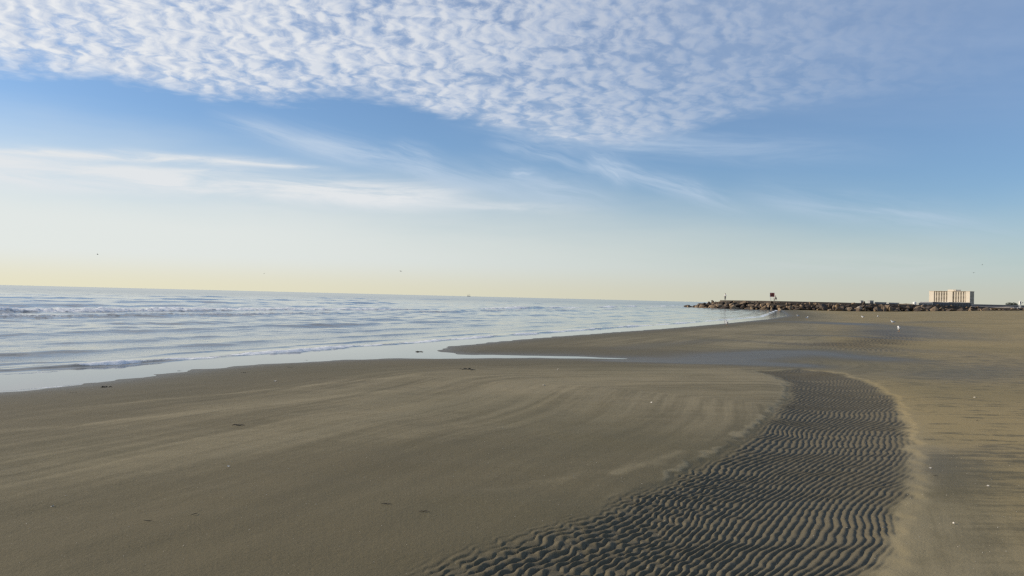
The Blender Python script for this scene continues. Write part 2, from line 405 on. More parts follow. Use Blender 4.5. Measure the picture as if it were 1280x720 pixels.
def ground_z(x, y):
    return float(terrain(np.array([x], float), np.array([y], float))[0][0])
def on_sand(px, py, it=6):                                    # where a pixel ray meets the beach
    z = 0.0
    for _ in range(it): x, y = gnd(px, py, z); z = ground_z(x, y)
    return Vector((x, y, z))

# ------------------------------------------------------------------ sea
def sea_material():
    m, t, b = mat('sea_water', rough=.06); L = t.links.new
    g = t.nodes.new('ShaderNodeNewGeometry').outputs['Position']
    sp = t.nodes.new('ShaderNodeSeparateXYZ'); L(g, sp.inputs[0]); X, Y, Z = (N(t, s) for s in sp.outputs)
    off, foam, depth = attr(t, 'offshore'), attr(t, 'foam'), attr(t, 'depth')
    col = mix(t, depth.ss(.0, .10), (.11, .095, .07), mix(t, depth.ss(.1, 1.2), (.13, .13, .105), (.13, .155, .175)))
    fn = noise(t, vec(t, off*2.2, Y*.9), 2.2, 6.0, .7); fn2 = noise(t, g, 7.0, 4.0, .7)
    ff = (foam + (fn - .5)*.7*foam.ss(0, .3) + (fn2 - .5)*.6*foam.ss(0, .3)).ss(.30, .55)
    col = mix(t, ff, col, (.78, .79, .78)); L(col, b.inputs['Base Color'])
    far_r = (X*X + Y*Y).op('SQRT')
    L((ff*.6 + .05 + far_r.ss(20, 400)*.10).s, b.inputs['Roughness']); b.inputs['IOR'].default_value = 1.333
    chop = noise(t, vec(t, X*1.0, Y*1.0), 2.6, 5.0, .62, .3)*.05 + noise(t, g, 9.0, 3.0, .6)*.012
    hg = chop*off.ss(.0, 3.0)*(far_r*.012 + .9).op("POWER", -1.0) + noise(t, vec(t, X*3.0, Y*2.0), 1.2, 3.0)*.0012 + ff*.03*fn2
    bp = t.nodes.new('ShaderNodeBump'); bp.inputs['Strength'].default_value = .4; bp.inputs['Distance'].default_value = 1.0
    L(hg.s, bp.inputs['Height']); L(bp.outputs[0], b.inputs['Normal'])
    return m
def sea_fn(X, Y):
    off = sdist(X, Y, edge_line, edge_line + far)             # + seawards of the last ripple
    sd = -sdist(X, Y, coast, coast + far)
    r = np.hypot(X, Y); cell = r*.0035
    z = np.zeros_like(X); g = sstep(-.1, 5, off)
    # chop: many short waves
    q = np.random.default_rng(5)
    for lam in np.geomspace(.35, 9, 34):
        a = q.normal(0, .55) + math.atan2(.94, -.33) - math.pi/2 + math.pi/2*0
        th = math.atan2(-.35, .94) + q.normal(0, .5)          # travel roughly towards the shore
        k = 2*math.pi/lam; ph = q.uniform(0, 6.3)
        amp = .0052*lam**.75*sstep(2.2, 4.5, lam/cell)*(.4 + .6*sstep(0, 20, off)) 
        mod = .7 + .6*pnoise(X/(lam*5) + ph, Y/(lam*5))
        z = z + amp*mod*np.sin(k*(X*math.cos(th) + Y*math.sin(th)) + ph)
    z = z*g
    along = X*.33 + Y*.94
    foam = np.zeros_like(X)
    def crest(c, h, wf, wb, fo, fs, seed, lo=-1e9, hi=1e9, freq=.08, wig=1.0):
        nonlocal z, foam
        cc = c + wig*.09*min(c, 30)*pnoise(along*freq*.6 + seed, np.full_like(X, seed*1.7)) + wig*.12*pnoise(along*freq*4, np.full_like(X, seed))
        d = off - cc
        am = np.clip(.62 + .75*pnoise(along*freq + seed*3, np.full_like(X, seed)), .05, 1.2)*sstep(lo-3, lo+3, along)*sstep(hi+5, hi-5, along)
        p = np.where(d < 0, np.exp(-(d/wf)**2), np.exp(-(d/wb)**2))
        z = z + h*am*p
        if fo > 0:
            br = np.clip(.8 + 1.3*pnoise(along*fs + seed*5, np.full_like(X, seed+.5)), 0, 1)
            fp = np.where(d < .0, np.exp(-(d/(wf*1.25))**2), np.exp(-(d/(wb*.35))**2))
            foam = np.maximum(foam, fo*br*fp*sstep(lo-3, lo+3, along)*sstep(hi+5, hi-5, along))
    crest(.25, .065, .15, .5, 1.2, .5, 1.3, wig=.9, freq=.35)
    crest(1.6, .035, .16, .6, .10, .3, 2.7, freq=.3)
    crest(3.6, .055, .3, .9, .0, .1, 3.9, freq=.2)
    crest(6.4, .06, .4, 1.2, .0, .1, 4.2, freq=.15)
    crest(10.5, .07, .5, 1.5, .0, .1, 5.5, freq=.1)
    crest(16, .09, .6, 1.8, .0, .1, 6.1, freq=.08)
    crest(24, .10, .8, 2.2, .45, .06, 7.4, freq=.06)
    crest(32, .25, .8, 2.2, 1.0, .05, 8.2, freq=.035)
    crest(44, .16, 1.1, 3.0, .0, .05, 9.6, freq=.03)
    crest(60, .20, 1.4, 3.5, .0, .05, 10.3, freq=.03)
    crest(82, .26, 1.6, 4.0, .0, .05, 11.8, freq=.02)
    crest(115, .30, 2, 5.0, .0, .05, 12.6, freq=.02)
    # swash edge lace and foam along the jetty
    foam = np.maximum(foam, .52*np.exp(-((off + .35 + .2*pnoise(along*.5, along*0+2))/.12)**2)*np.clip(.2 + pnoise(along*.4, along*0+9), 0, 1))
    foam = np.maximum(foam, .60*np.exp(-((sd + .10 + .12*pnoise(X*.8, Y*.8))/.07)**2)*np.clip(.1 + 1.2*pnoise(along*.35, along*0+31), 0, 1)*sstep(40, 25, r))
    jd = poly_dist(X, Y, jetty_base); foam = np.maximum(foam, .8*np.exp(-(jd/1.6)**2)*np.clip(.5+pnoise(X*.2, Y*.2), 0, 1))
    lump = np.clip(foam*1.3, 0, 1)*(.5 + .5*sstep(5, 30, off))
    z = z + lump*(.06*pnoise(X*2.2, Y*1.6) + .10*pnoise(X*5, Y*3.4) + .08*pnoise(X*11, Y*8) + .03)*(.35 + .65*sstep(2, 20, off))
    z = SEA_Z + z*sstep(-.5, .4, off)
    tz = terrain(X, Y, False)[0]
    return z, dict(offshore=off, foam=foam, depth=SEA_Z - tz)
# jetty course: tip out in the water, running right across the view onto the beach
JP = [(51.5, 236), (57, 226), (68, 216), (84, 210), (104, 206), (128, 204), (160, 203)]
def jetty_at(s):
    d = 0
    for (x0, y0), (x1, y1) in zip(JP[:-1], JP[1:]):
        l = math.hypot(x1-x0, y1-y0)
        if s <= d + l or (x1, y1) == JP[-1]:
            f = (s-d)/l; return Vector((x0+(x1-x0)*f, y0+(y1-y0)*f, 0)), Vector((x1-x0, y1-y0, 0))/l
        d += l
JL = sum(math.hypot(b[0]-a[0], b[1]-a[1]) for a, b in zip(JP[:-1], JP[1:]))
jetty_base = []
for i in range(0, 50):
    p, d = jetty_at(i/49*min(JL, 45)); n = Vector((d.y, -d.x, 0)); jetty_base.append(tuple((p + n*3.9)[:2]))
az_s = np.concatenate([np.linspace(-2.3, -.78, 40)[:-1], np.arange(-.78, .42, .0028), np.linspace(.42, .6, 12)])
rad_s = np.concatenate([geo(7.0, 110, 1.0030)[:-1], geo(110, 600, 1.006)[:-1], geo(600, 18000, 1.04)])
sea = polar(az_s, rad_s, sea_fn, 'sea', sea_material(), None); tag(sea, kind='structure')

# ================================================================== things
M_rock_d = None
def rock_material():
    m, t, b = mat('granite', rough=.85); L = t.links.new
    oi = t.nodes.new('ShaderNodeObjectInfo'); rnd = N(t, oi.outputs['Random'])
    tc = t.nodes.new('ShaderNodeTexCoord').outputs['Object']
    n = noise(t, tc, 2.5, 6.0, .65); n2 = noise(t, tc, 14.0, 4.0, .7)
    col = mix(t, rnd.ss(.25, 1.0), (.07, .049, .034), (.38, .265, .155))
    col = mix(t, n.ss(.38, .66)*.75, col, (.035, .027, .021)); col = mix(t, n2.ss(.5, .8)*.5, col, (.36, .29, .21))
    L(col, b.inputs['Base Color'])
    bp = t.nodes.new('ShaderNodeBump'); bp.inputs['Strength'].default_value = .7; bp.inputs['Distance'].default_value = .08
    L(n2.s, bp.inputs['Height']); L(bp.outputs[0], b.inputs['Normal']); return m
M_rock = rock_material()
M_palerock = grainy('pale_granite', (.40, .33, .25), .85, .25, 3.0, .5)
M_cap = grainy('weathered_concrete', (.085, .07, .055), .9, .4, 1.0, .3)
M_core = grainy('dark_rubble', (.035, .028, .022), .9, .4, 1.5, .5)
M_shirt = grainy('white_cotton', (.78, .77, .74), .85, .06, 20)
M_dark = grainy('dark_cloth', (.03, .032, .04), .9, .2, 20)
M_skin = grainy('skin', (.42, .27, .20), .6, .08, 10)
M_hair = grainy('hair', (.03, .022, .015), .7, .2, 30)
M_redsign = grainy('red_sign_paint', (.30, .055, .035), .6, .2, 4)
M_signsym = grainy('dark_sign_symbol', (.05, .018, .014), .6, .2, 4)
M_white = grainy('white_paint', (.76, .75, .71), .6, .06, 3)
M_wood = grainy('grey_timber', (.30, .26, .21), .85, .25, 5)
M_steel = grainy('galvanised_steel', (.34, .34, .34), .5, .15, 6, 0, .6)

# ---- jetty: core body with walkway, plus every boulder of its face
def top_z(s): return float(np.interp(s, [0, 4, 22, 40, 62, 78, 100, 130], [1.55, 1.98, 2.12, 2.15, 2.02, 1.78, 1.95, 2.1]))
_bz = []
for _i in range(61):
    _p, _d = jetty_at(_i/60*JL); _bz.append(max(SEA_Z - .25, ground_z(_p.x + _d.y*3.6, _p.y - _d.x*3.6) - .1))
def base_z(s): return float(np.interp(s/JL*60, range(61), _bz))
jt = empty('jetty', (68, 216, 0)); tag(jt, 'long low rubble jetty with a flat grey walkway running out into the sea', 'jetty')
bm = bmesh.new(); prof = []
cap = bmesh.new(); prev = None; prevc = None
for i in range(61):
    s = i/60*JL; p, d = jetty_at(s); n = Vector((d.y, -d.x, 0))            # n points to the camera side
    tz = top_z(s) - .35; tp = min(1, .25 + s/9.0)
    zz = base_z(s) - .6 + (tz - base_z(s) + .6)*tp
    ring = [bm.verts.new(p + n*o + Vector((0,0,z)) - Vector((68,216,0))) for o, z in ((2.9, base_z(s)-.8), (.9, zz - .15), (-1.6, zz - .1), (-4.2, -1.5))]
    if prev: [bm.faces.new((prev[k], prev[k+1], ring[k+1], ring[k])) for k in range(3)]
    else: bm.faces.new(ring)
    prev = ring
    if s > 9:
        t_ = top_z(s)
        rc = [cap.verts.new(p + n*o + Vector((0,0,z)) - Vector((68,216,0))) for o, z in ((1.05, t_-.6), (1.0, t_-.05), (-1.7, t_-.05), (-1.75, t_-.6))]
        if prevc:
            for k in range(3): cap.faces.new((prevc[k], prevc[k+1], rc[k+1], rc[k]))
        else: cap.faces.new(rc)
        prevc = rc
bm.faces.new(prev[::-1]); cap.faces.new(prevc[::-1])
bmesh.ops.recalc_face_normals(bm, faces=bm.faces); bmesh.ops.recalc_face_normals(cap, faces=cap.faces)
finish(bm, 'rubble_core', M_core, jt); finish(cap, 'walkway', M_cap, jt)

def rock_mesh(seed, ex=(1, .8, .62)):
    q = random.Random(seed); bm = bmesh.new()
    for _ in range(q.choice((11, 13, 16))):
        v = Vector((q.gauss(0,1), q.gauss(0,1), q.gauss(0,1))).normalized()
        v = Vector([math.copysign(abs(c)**.75, c) for c in v])
        k = q.uniform(.72, 1.05); bm.verts.new((v.x*ex[0]*k*.5, v.y*ex[1]*k*.5, v.z*ex[2]*k*.5))
    r = bmesh.ops.convex_hull(bm, input=bm.verts)
    bmesh.ops.delete(bm, geom=[v for v in bm.verts if not v.link_faces], context='VERTS')
    bmesh.ops.bevel(bm, geom=bm.edges[:], offset=.035, segments=1, affect='EDGES', clamp_overlap=True)
    me = bpy.data.meshes.new('boulder'); bm.normal_update(); bm.to_mesh(me); bm.free(); me.materials.append(M_rock); return me
rocks = [rock_mesh(100+i) for i in range(14)]
def rock_label(s, row):
    if s < 9: return 'low dark wet boulder at the seaward tip of the jetty'
    lv = ('at the foot of the jetty', 'halfway up the face of the jetty', 'just under the walkway of the jetty')[row]
    if s < 26: wh = 'below the standing person in white'
    elif s < 44: wh = 'below the red signboard'
    elif s < 60: wh = 'where the jetty leaves the water'
    elif s < 88: wh = 'near the large pale slab'
    else: wh = 'in front of the distant hotel'
    return 'brown granite boulder %s, %s' % (lv, wh)
def add_rock(p, sz, s, row, label=None):
    o = bpy.data.objects.new('boulder', rng.choice(rocks)); COL.objects.link(o)
    o.location = p; o.rotation_euler = (rng.uniform(-.6,.6), rng.uniform(-.6,.6), rng.uniform(0, 6.28))
    o.scale = (sz*rng.uniform(.85,1.45), sz*rng.uniform(.8,1.2), sz*rng.uniform(.75,1.15))
    tag(o, label or rock_label(s, row), 'boulder', 'granite boulders of the jetty')
    return o
nrk = 0
s = 0.0
while s < JL - 24:
    p, d = jetty_at(s); n = Vector((d.y, -d.x, 0)); tz = top_z(s) - .1; bz = base_z(s)
    full = min(1, .1 + s/7.5)
    for row in range(3):
        if row == 2 and s < 6.5: continue
        if 72 < s < 80 and row > 0: continue
        if s > 66 and row == 1: continue
        f = (row + .25)/3.0 + rng.uniform(-.07, .07)
        z = bz + .22 + (tz - bz - .35)*f*full; o_ = 3.9 - 2.5*f + rng.uniform(-.3,.3)
        if row == 2: z += rng.uniform(-.1, .42)*min(1, s/12)
        sz = rng.choice((.8, 1.0, 1.3, 1.6, 2.1, 2.5))*(.62 if row == 2 else 1.0)*(.72 if s > 62 else 1.12)
        add_rock(p + d*rng.uniform(-.5,.5) + n*o_ + Vector((0,0,z)), sz, s, row); nrk += 1
    s += rng.uniform(.82, 1.12)
for k in range(4):                                                  # seaward tip, awash
    add_rock(Vector((51.9 - k*.42 + rng.uniform(-.2,.2), 236 + k*.35, SEA_Z + .40 - .07*k)), rng.uniform(1.1, 1.6), 0, 0)
def big_rock(s, off, z, sc, rz, label, m):
    p, d = jetty_at(s); n = Vector((d.y, -d.x, 0))
    me = rock_mesh(int(s*7)+3); me.materials.clear(); me.materials.append(m)
    o = link('boulder', me, m); o.location = p + n*off + Vector((0,0,z)); o.scale = sc; o.rotation_euler = (.12, -.06, rz)
    tag(o, label, 'boulder', 'granite boulders of the jetty'); return o
sl_s = 76.0
big_rock(sl_s, 2.8, base_z(sl_s)+.7, (7.2, 3.0, 1.5), math.atan2(-3, 20), 'largest boulder, a broad pale flat slab lying low in the jetty face', M_palerock)
big_rock(45.0, 2.6, .75, (3.6, 2.0, 2.6), .3, 'large tan sunlit boulder in the jetty face right of the red signboard', M_palerock)

# ---- people
def skin_body(name, joints, edges, m, parent, sub=2):
    me = bpy.data.meshes.new(name); me.from_pydata([j[0] for j in joints], edges, [])
    o = link(name, me, m, parent); md = o.modifiers.new('skin', 'SKIN'); md.use_smooth_shade = True
    for v, j in zip(me.skin_vertices[0].data, joints): v.radius = (j[1], j[2] if len(j) > 2 else j[1])
    me.skin_vertices[0].data[0].use_root = True
    o.modifiers.new('sub', 'SUBSURF').levels = sub; o.modifiers['sub'].render_levels = sub; return o
def ball(bm, c, r, sx=1, sy=1, sz=1, sub=2):
    bmesh.ops.create_icosphere(bm, subdivisions=sub, radius=r, matrix=Matrix.Translation(c) @ Matrix.Diagonal((sx, sy, sz, 1)))
def person_head(bm, c, f):                                       # f: facing unit vector
    c = Vector(c); f = Vector(f); sd_ = Vector((0,0,1)).cross(f)
    ball(bm, c, .105, .86, .92, 1.16, 3); ball(bm, c + f*.10 + Vector((0,0,-.01)), .018, 1, 1, 1.3, 1)
    ball(bm, c + f*.07 + Vector((0,0,-.075)), .045, 1, 1, .9)
    for k in (-1, 1):
        ball(bm, c + sd_*.092*k, .026, .6, 1, 1.3, 1); ball(bm, c + sd_*.036*k + f*.09 + Vector((0,0,.018)), .011, sub=1)
def hair_cap(c, f, parent):
    bm = bmesh.new(); c = Vector(c); f = Vector(f); ball(bm, c - f*.018 + Vector((0,0,.028)), .113, .92, .96, 1.08, 3)
    bmesh.ops.delete(bm, geom=[v for v in bm.verts if (v.co - c).dot(f) > .045 and v.co.z < c.z + .055 or v.co.z < c.z - .06], context='VERTS')
    finish(bm, 'hair', M_hair, parent, True)
def hand(c, d, out):                                            # palm with five bent fingers along d
    c = Vector(c); d = Vector(d).normalized(); o = Vector(out).normalized(); a = d.cross(o).normalized()
    bm = bmesh.new(); tube(bm, [c, c + d*.05, c + d*.09], [.022, .04, .036], 8, .45)
    for k, l in enumerate((.065, .078, .072, .055)):
        b0 = c + d*.085 + a*(k-1.5)*.019; tube(bm, [b0, b0 + d*l*.55, b0 + d*l - o*.012 + d*.0], [.0085, .008, .006], 6)
    b0 = c + d*.03 + a*-.035; tube(bm, [b0, b0 + d*.03 - a*.02, b0 + d*.062 - a*.024], [.011, .010, .007], 6); return bm
def stand_person(loc, rz):
    r = empty('person', loc, rz); tag(r, 'person in a white top and dark trousers standing on the jetty near its seaward end', 'person')
    J = [((0,0,.93), .15, .11), ((0,0,1.18), .14, .10), ((0,.0,1.40), .16, .10), ((0,.0,1.51), .06), ((0,.01,1.58), .055),
         ((.20,0,1.42), .06), ((.26,.02,1.16), .045), ((.22,.12,.95), .035), ((-.20,0,1.42), .06), ((-.25,.03,1.15), .045), ((-.20,.18,1.0), .035),
         ((.10,0,.86), .09), ((.11,.02,.48), .065), ((.12,-.03,.08), .045), ((.13,.10,.04), .04), ((-.10,0,.86), .09), ((-.12,.05,.48), .065), ((-.13,.04,.08), .045), ((-.14,.17,.04), .04)]
    E_ = [(0,1),(1,2),(2,3),(3,4),(2,5),(5,6),(6,7),(2,8),(8,9),(9,10),(0,11),(11,12),(12,13),(13,14),(0,15),(15,16),(16,17),(17,18)]
    skin_body('body', J, E_, M_skin, r)
    bm = bmesh.new(); person_head(bm, (0,.02,1.68), (0,1,0)); finish(bm, 'head', M_skin, r, True); hair_cap((0,.02,1.68), (0,1,0), r)
    finish(hand((.22,.12,.95), (-.05,.4,-.9), (1,0,0)), 'hand', M_skin, r, True); finish(hand((-.20,.18,1.0), (.1,.8,-.6), (-1,0,0)), 'hand', M_skin, r, True)
    skin_body('shirt', [(J[0][0], .19, .15), (J[1][0], .18, .14), (J[2][0], .19, .135), ((0,0,1.47), .07), (J[5][0], .085), (J[6][0], .06), (J[8][0], .085), (J[9][0], .06), ((.24,.07,1.05), .05), ((-.22,.11,1.07), .05)],
              [(0,1),(1,2),(2,3),(2,4),(4,5),(2,6),(6,7),(5,8),(7,9)], M_shirt, r)
    skin_body('trousers', [((0,0,.90), .165, .13), (J[11][0], .11), (J[12][0], .088), ((.12,-.02,.12), .07), (J[15][0], .11), (J[16][0], .088), ((-.13,.04,.12), .07)], [(0,1),(1,2),(2,3),(0,4),(4,5),(5,6)], M_dark, r)
    for x_, y_ in ((.125,.02), (-.135,.09)):
        bm = bmesh.new(); ball(bm, (x_, y_ + .02, .045), .13, .42, 1.0, .36); finish(bm, 'shoe', M_dark, r, True)
    return r
def sit_person(loc, rz):
    r = empty('person', loc, rz); tag(r, 'person in dark clothes sitting on a low stool beside the red signboard', 'person')
    J = [((0,0,.50), .15, .12), ((0,.06,.74), .14, .10), ((0,.14,.93), .15, .10), ((0,.18,1.03), .06), ((0,.21,1.09), .055),
         ((.19,.14,.94), .06), ((.24,.24,.70), .045), ((.14,.42,.60), .035), ((-.19,.14,.94), .06), ((-.24,.24,.70), .045), ((-.14,.42,.60), .035),
         ((.10,.03,.48), .09), ((.14,.44,.50), .065), ((.13,.46,.08), .045), ((.13,.58,.04), .04), ((-.10,.03,.48), .09), ((-.14,.44,.50), .065), ((-.13,.50,.08), .045), ((-.13,.62,.04), .04)]
    E_ = [(0,1),(1,2),(2,3),(3,4),(2,5),(5,6),(6,7),(2,8),(8,9),(9,10),(0,11),(11,12),(12,13),(13,14),(0,15),(15,16),(16,17),(17,18)]
    skin_body('body', J, E_, M_skin, r)
    bm = bmesh.new(); person_head(bm, (0,.24,1.19), (0,1,0)); finish(bm, 'head', M_skin, r, True); hair_cap((0,.24,1.19), (0,1,0), r)
    for k in (-1, 1): finish(hand((.14*k,.42,.60), (-.5*k,.7,-.5), (k,0,0)), 'hand', M_skin, r, True)
    skin_body('jacket', [(J[0][0], .19, .16), (J[1][0], .18, .14), (J[2][0], .19, .135), ((0,.17,1.0), .07), (J[5][0], .085), (J[6][0], .065), (J[8][0], .085), (J[9][0], .065), ((.17,.36,.63), .052), ((-.17,.36,.63), .052)],
              [(0,1),(1,2),(2,3),(2,4),(4,5),(2,6),(6,7),(5,8),(7,9)], M_dark, r)
    skin_body('trousers', [((0,0,.49), .165, .14), (J[11][0], .11), (J[12][0], .088), ((.13,.46,.14), .07), (J[15][0], .11), (J[16][0], .088), ((-.13,.49,.14), .07)], [(0,1),(1,2),(2,3),(0,4),(4,5),(5,6)], M_wood, r)
    for x_, y_ in ((.13,.52), (-.13,.56)):
        bm = bmesh.new(); ball(bm, (x_, y_ + .01, .045), .13, .42, 1.0, .36); finish(bm, 'shoe', M_dark, r, True)
    return r
def on_jetty(px):                                                   # jetty parameter whose walkway shows at that pixel column
    a = ray(px, 375).x; best = min(range(0, 1000), key=lambda i: abs(jetty_at(i/999*JL)[0].x/jetty_at(i/999*JL)[0].y - a))
    s = best/999*JL; p, d = jetty_at(s); n = Vector((d.y, -d.x, 0)); return s, p, d, n
s1, p1, d1, n1 = on_jetty(908.5)
stand_person(p1 + n1*.5 + Vector((0,0,top_z(s1))), R(150))
s2, p2, d2, n2 = on_jetty(971)
seat_at = p2 + n2*.3 + Vector((0,0,top_z(s2)))
sit_person(seat_at, R(70))
st = empty('stool', seat_at, R(70)); tag(st, 'low pale timber stool under the seated person on the jetty', 'stool')
bm = bmesh.new(); box(bm, -.2, .2, -.17, .15, .33, .37); finish(bm, 'seat', M_wood, st)
for sx in (-1, 1):
    for sy in (-1, 1):
        bm = bmesh.new(); tube(bm, [(.16*sx, .12*sy-.01, .332), (.19*sx, .15*sy-.01, 0)], .018, 6); finish(bm, 'leg', M_wood, st)
s3, p3, d3, n3 = on_jetty(965.8)
sg = empty('signboard', p3 + n3*.4 + Vector((0,0,top_z(s3))), math.atan2(-n3.x, -n3.y)*-1 + math.pi*0)
sg.rotation_euler.z = math.atan2(-p3.y, -p3.x) + R(90)
tag(sg, 'square red warning signboard on white posts standing on the jetty walkway', 'sign')
bm = bmesh.new(); box(bm, -.52, .52, -.03, .03, 1.02, 2.0); finish(bm, 'board', M_redsign, sg)
bm = bmesh.new(); box(bm, -.34, .34, -.045, -.032, 1.2, 1.48); box(bm, -.24, .3, -.045, -.032, 1.55, 1.84); finish(bm, 'symbol', M_signsym, sg)
bm = bmesh.new()
for x0, x1, z0, z1 in ((-.60,-.523,.95,2.07), (.523,.60,.95,2.07), (-.52,.52,2.003,2.07), (-.52,.52,.95,1.017)): box(bm, x0, x1, -.05, .05, z0, z1)
finish(bm, 'sign_frame', M_white, sg)
for x_ in (-.42, .42):
    bm = bmesh.new(); box(bm, x_-.045, x_+.045, -.04, .04, 0, .947); finish(bm, 'post', M_white, sg)
bm = bmesh.new(); box(bm, -.372, .372, -.03, .03, .42, .50); finish(bm, 'crossbar', M_white, sg)

# ---- gulls
M_gullw = grainy('white_feathers', (.80, .79, .76), .8, .05, 30)
M_gullg = grainy('grey_wing_feathers', (.42, .43, .45), .8, .12, 30)
M_black = grainy('black_feathers', (.025, .025, .027), .7, .2, 30)
M_beak = grainy('orange_beak', (.55, .26, .06), .5, .1, 30)
def gull(loc, rz, label, look=0.0, name='gull', white=True):
    r = empty(name, loc, rz); tag(r, label, 'bird', 'white gulls resting on the beach')
    bm = bmesh.new()                                                # one lofted body: tail, rump, breast, neck, head (faces +X)
    c, s_ = math.cos(look), math.sin(look)
    tube(bm, [(-.20,0,.225), (-.13,0,.215), (-.05,0,.195), (.04,0,.195), (.10,0,.215), (.135,0,.255), (.15,0,.295), (.155+.02*c,.02*s_,.325), (.16+.045*c,.045*s_,.322), (.16+.065*c,.065*s_,.315)],
         [.008,.042,.072,.082,.073,.052,.042,.046,.036,.012], 12, .92); finish(bm, 'body', M_gullw, r, True)
    bm = bmesh.new(); q = (.16, 0, .318); tube(bm, [(q[0]+.058*c, .058*s_, q[2]), (q[0]+.088*c, .088*s_, q[2]-.001), (q[0]+.108*c, .108*s_, q[2]-.012)], [.011,.009,.003], 6); finish(bm, 'beak', M_beak, r)
    bm = bmesh.new()
    for k in (-1, 1): ball(bm, (.16+.03*c-.034*s_*k, .03*s_+.034*c*k, .332), .006, sub=1)
    finish(bm, 'eyes', M_black, r)
    for k in (-1, 1):
        bm = bmesh.new(); tube(bm, [(.075,.056*k,.235), (.02,.076*k,.23), (-.08,.066*k,.228), (-.17,.032*k,.238)], [.018,.045,.042,.01], 8, .36)
        w_ = finish(bm, 'wing', M_gullg, r, True)
        bm = bmesh.new(); tube(bm, [(-.165,.034*k,.238), (-.22,.018*k,.236), (-.27,.006*k,.238)], [.016,.012,.003], 6, .4); finish(bm, 'wing_tip', M_black, w_, True)
        bm = bmesh.new(); tube(bm, [(.01,.035*k,.14), (.005,.035*k,.07), (.01,.035*k,.006)], [.010,.006,.006], 6)
        for a_ in (-.5, 0, .5): tube(bm, [(.01,.035*k,.006), (.01+.045*math.cos(a_), .035*k+.045*math.sin(a_), .004)], [.005,.003], 5)
        finish(bm, 'leg', M_beak, r)
    return r
G = [((997.6,396.8), 200, 'white gull standing closest to the water on the far beach, beside the jetty', .3),
     ((1008.5,399.6), 30, 'pale gull standing just right of the gull nearest the water', -.8),
     ((1078.8,398.3), 150, 'small far gull on the sand left of the gull pair by the ripple patch', .5),
     ((1097,397.6), 60, 'white gull on the far sand below the pale slab of the jetty', -.4),
     ((1116.5,405.2), 170, 'white gull with a dark shadow at its right, second nearest the camera', .2),
     ((1123.6,414.6), 75, 'nearest white gull, standing upright by the far ripple patch', .7)]
for (px, py), rz, lb, lk in G:
    g_ = gull(on_sand(px, py), R(rz), lb, lk); g_.scale = (.88,)*3
s4, p4, d4, n4 = on_jetty(1269)
g_ = gull(p4 + n4*3.2 + Vector((0,0,base_z(s4)+1.75)), R(160), 'white gull perched on a boulder at the right end of the jetty', .2); g_.scale = (1.2,)*3
g_['group'] = 'white gulls resting on the beach'
sp_ = on_sand(908.5, 407.0); sp_.z = SEA_Z - .01
wb_ = gull(sp_, R(100), 'small grey wading bird at the edge of the wash left of the gulls', .2, 'wading_bird'); wb_.scale = (.8, .8, 1.25); del wb_['group']; wb_['category'] = 'bird'
for ch in wb_.children:
    if ch.name.startswith('body'): ch.data.materials[0] = M_gullg
def flyer(px, py, dist, span, roll, rz, label):
    r = empty('flying_bird', at(px, py, dist), rz); r.rotation_euler = (roll, 0, rz); tag(r, label, 'bird', 'birds flying over the sea')
    k_ = span
    bm = bmesh.new(); tube(bm, [(-.22*k_,0,0), (-.1*k_,0,0), (.06*k_,0,0), (.16*k_,0,.01), (.21*k_,0,0)], [.01*k_,.045*k_,.055*k_,.035*k_,.006*k_], 8); finish(bm, 'body', M_black, r, True)
    for s_ in (-1, 1):
        bm = bmesh.new(); pts = [(.03*k_,.03*s_*k_,.02*k_), (.07*k_,.22*s_*k_,.09*k_), (-.02*k_,.5*s_*k_,.05*k_)]
        tube(bm, pts, [.07*k_,.055*k_,.008*k_], 8, 1.0); bmesh.ops.scale(bm, vec=(1, 1, .22), space=Matrix.Translation((0,0,-.05*k_)), verts=bm.verts); finish(bm, 'wing', M_black, r, True)
flyer(122, 318, 160, .8, .3, R(200), 'tiny dark bird flying above the sea at far left')
flyer(330, 342, 170, .55, -.2, R(20), 'tiny faint bird flying low left of the middle, closest to the horizon')
flyer(501, 339, 160, .9, .2, R(160), 'tiny dark bird flying above the sea left of the distant ship')
flyer(1228, 331, 180, .6, .2, R(170), 'tiny bird flying above the hotel, the higher one of two')
flyer(1217, 341, 180, .8, -.3, R(30), 'tiny bird flying just above the hotel roof, the lower one of two')

# ---- hotel
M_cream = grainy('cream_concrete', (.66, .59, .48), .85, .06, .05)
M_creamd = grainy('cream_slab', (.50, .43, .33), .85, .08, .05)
M_glass, _t, _b = mat('window_glass', (.04, .05, .06), .15)
M_grey = grainy('grey_stucco', (.17, .17, .175), .9, .12, .05)
M_lgrey = grainy('light_grey_roof', (.33, .335, .335), .85, .1, .05)
HY = 2000.0
hp = at(1161.5, 376.9, HY)                                         # left corner of the front
hz = 2.5
ht = empty('hotel', (hp.x, hp.y, hz)); fx = Vector((.60, -.80, 0)); fn_ = Vector((-.80, -.60, 0))
ht.rotation_euler.z = math.atan2(fx.y, fx.x)                       # local +X along the front, local -Y faces out
tag(ht, 'long cream high-rise hotel with vertical balcony bays and a shaded right end', 'building')
HH, HW, HD, NF = 37.0, 93.0, 19.0, 12
bm = bmesh.new(); box(bm, 0, HW, 2.2, HD, 0, HH); finish(bm, 'wall', M_cream, ht)
def pier(x0, x1, y0, z1): 
    bm = bmesh.new(); box(bm, x0, x1, y0, 2.197, 0, z1); finish(bm, 'pier', M_cream, ht)
bays = []
x = 0.0
seq = [('p', 13), ('b', 2.2)] + [('p', 2.4), ('b', 4.4)]*5 + [('p', 13.5)] + [('b', 4.2), ('p', 2.3)]*5 + [('b', 2.0), ('p', 10.2)]
tot = sum(l for _, l in seq)
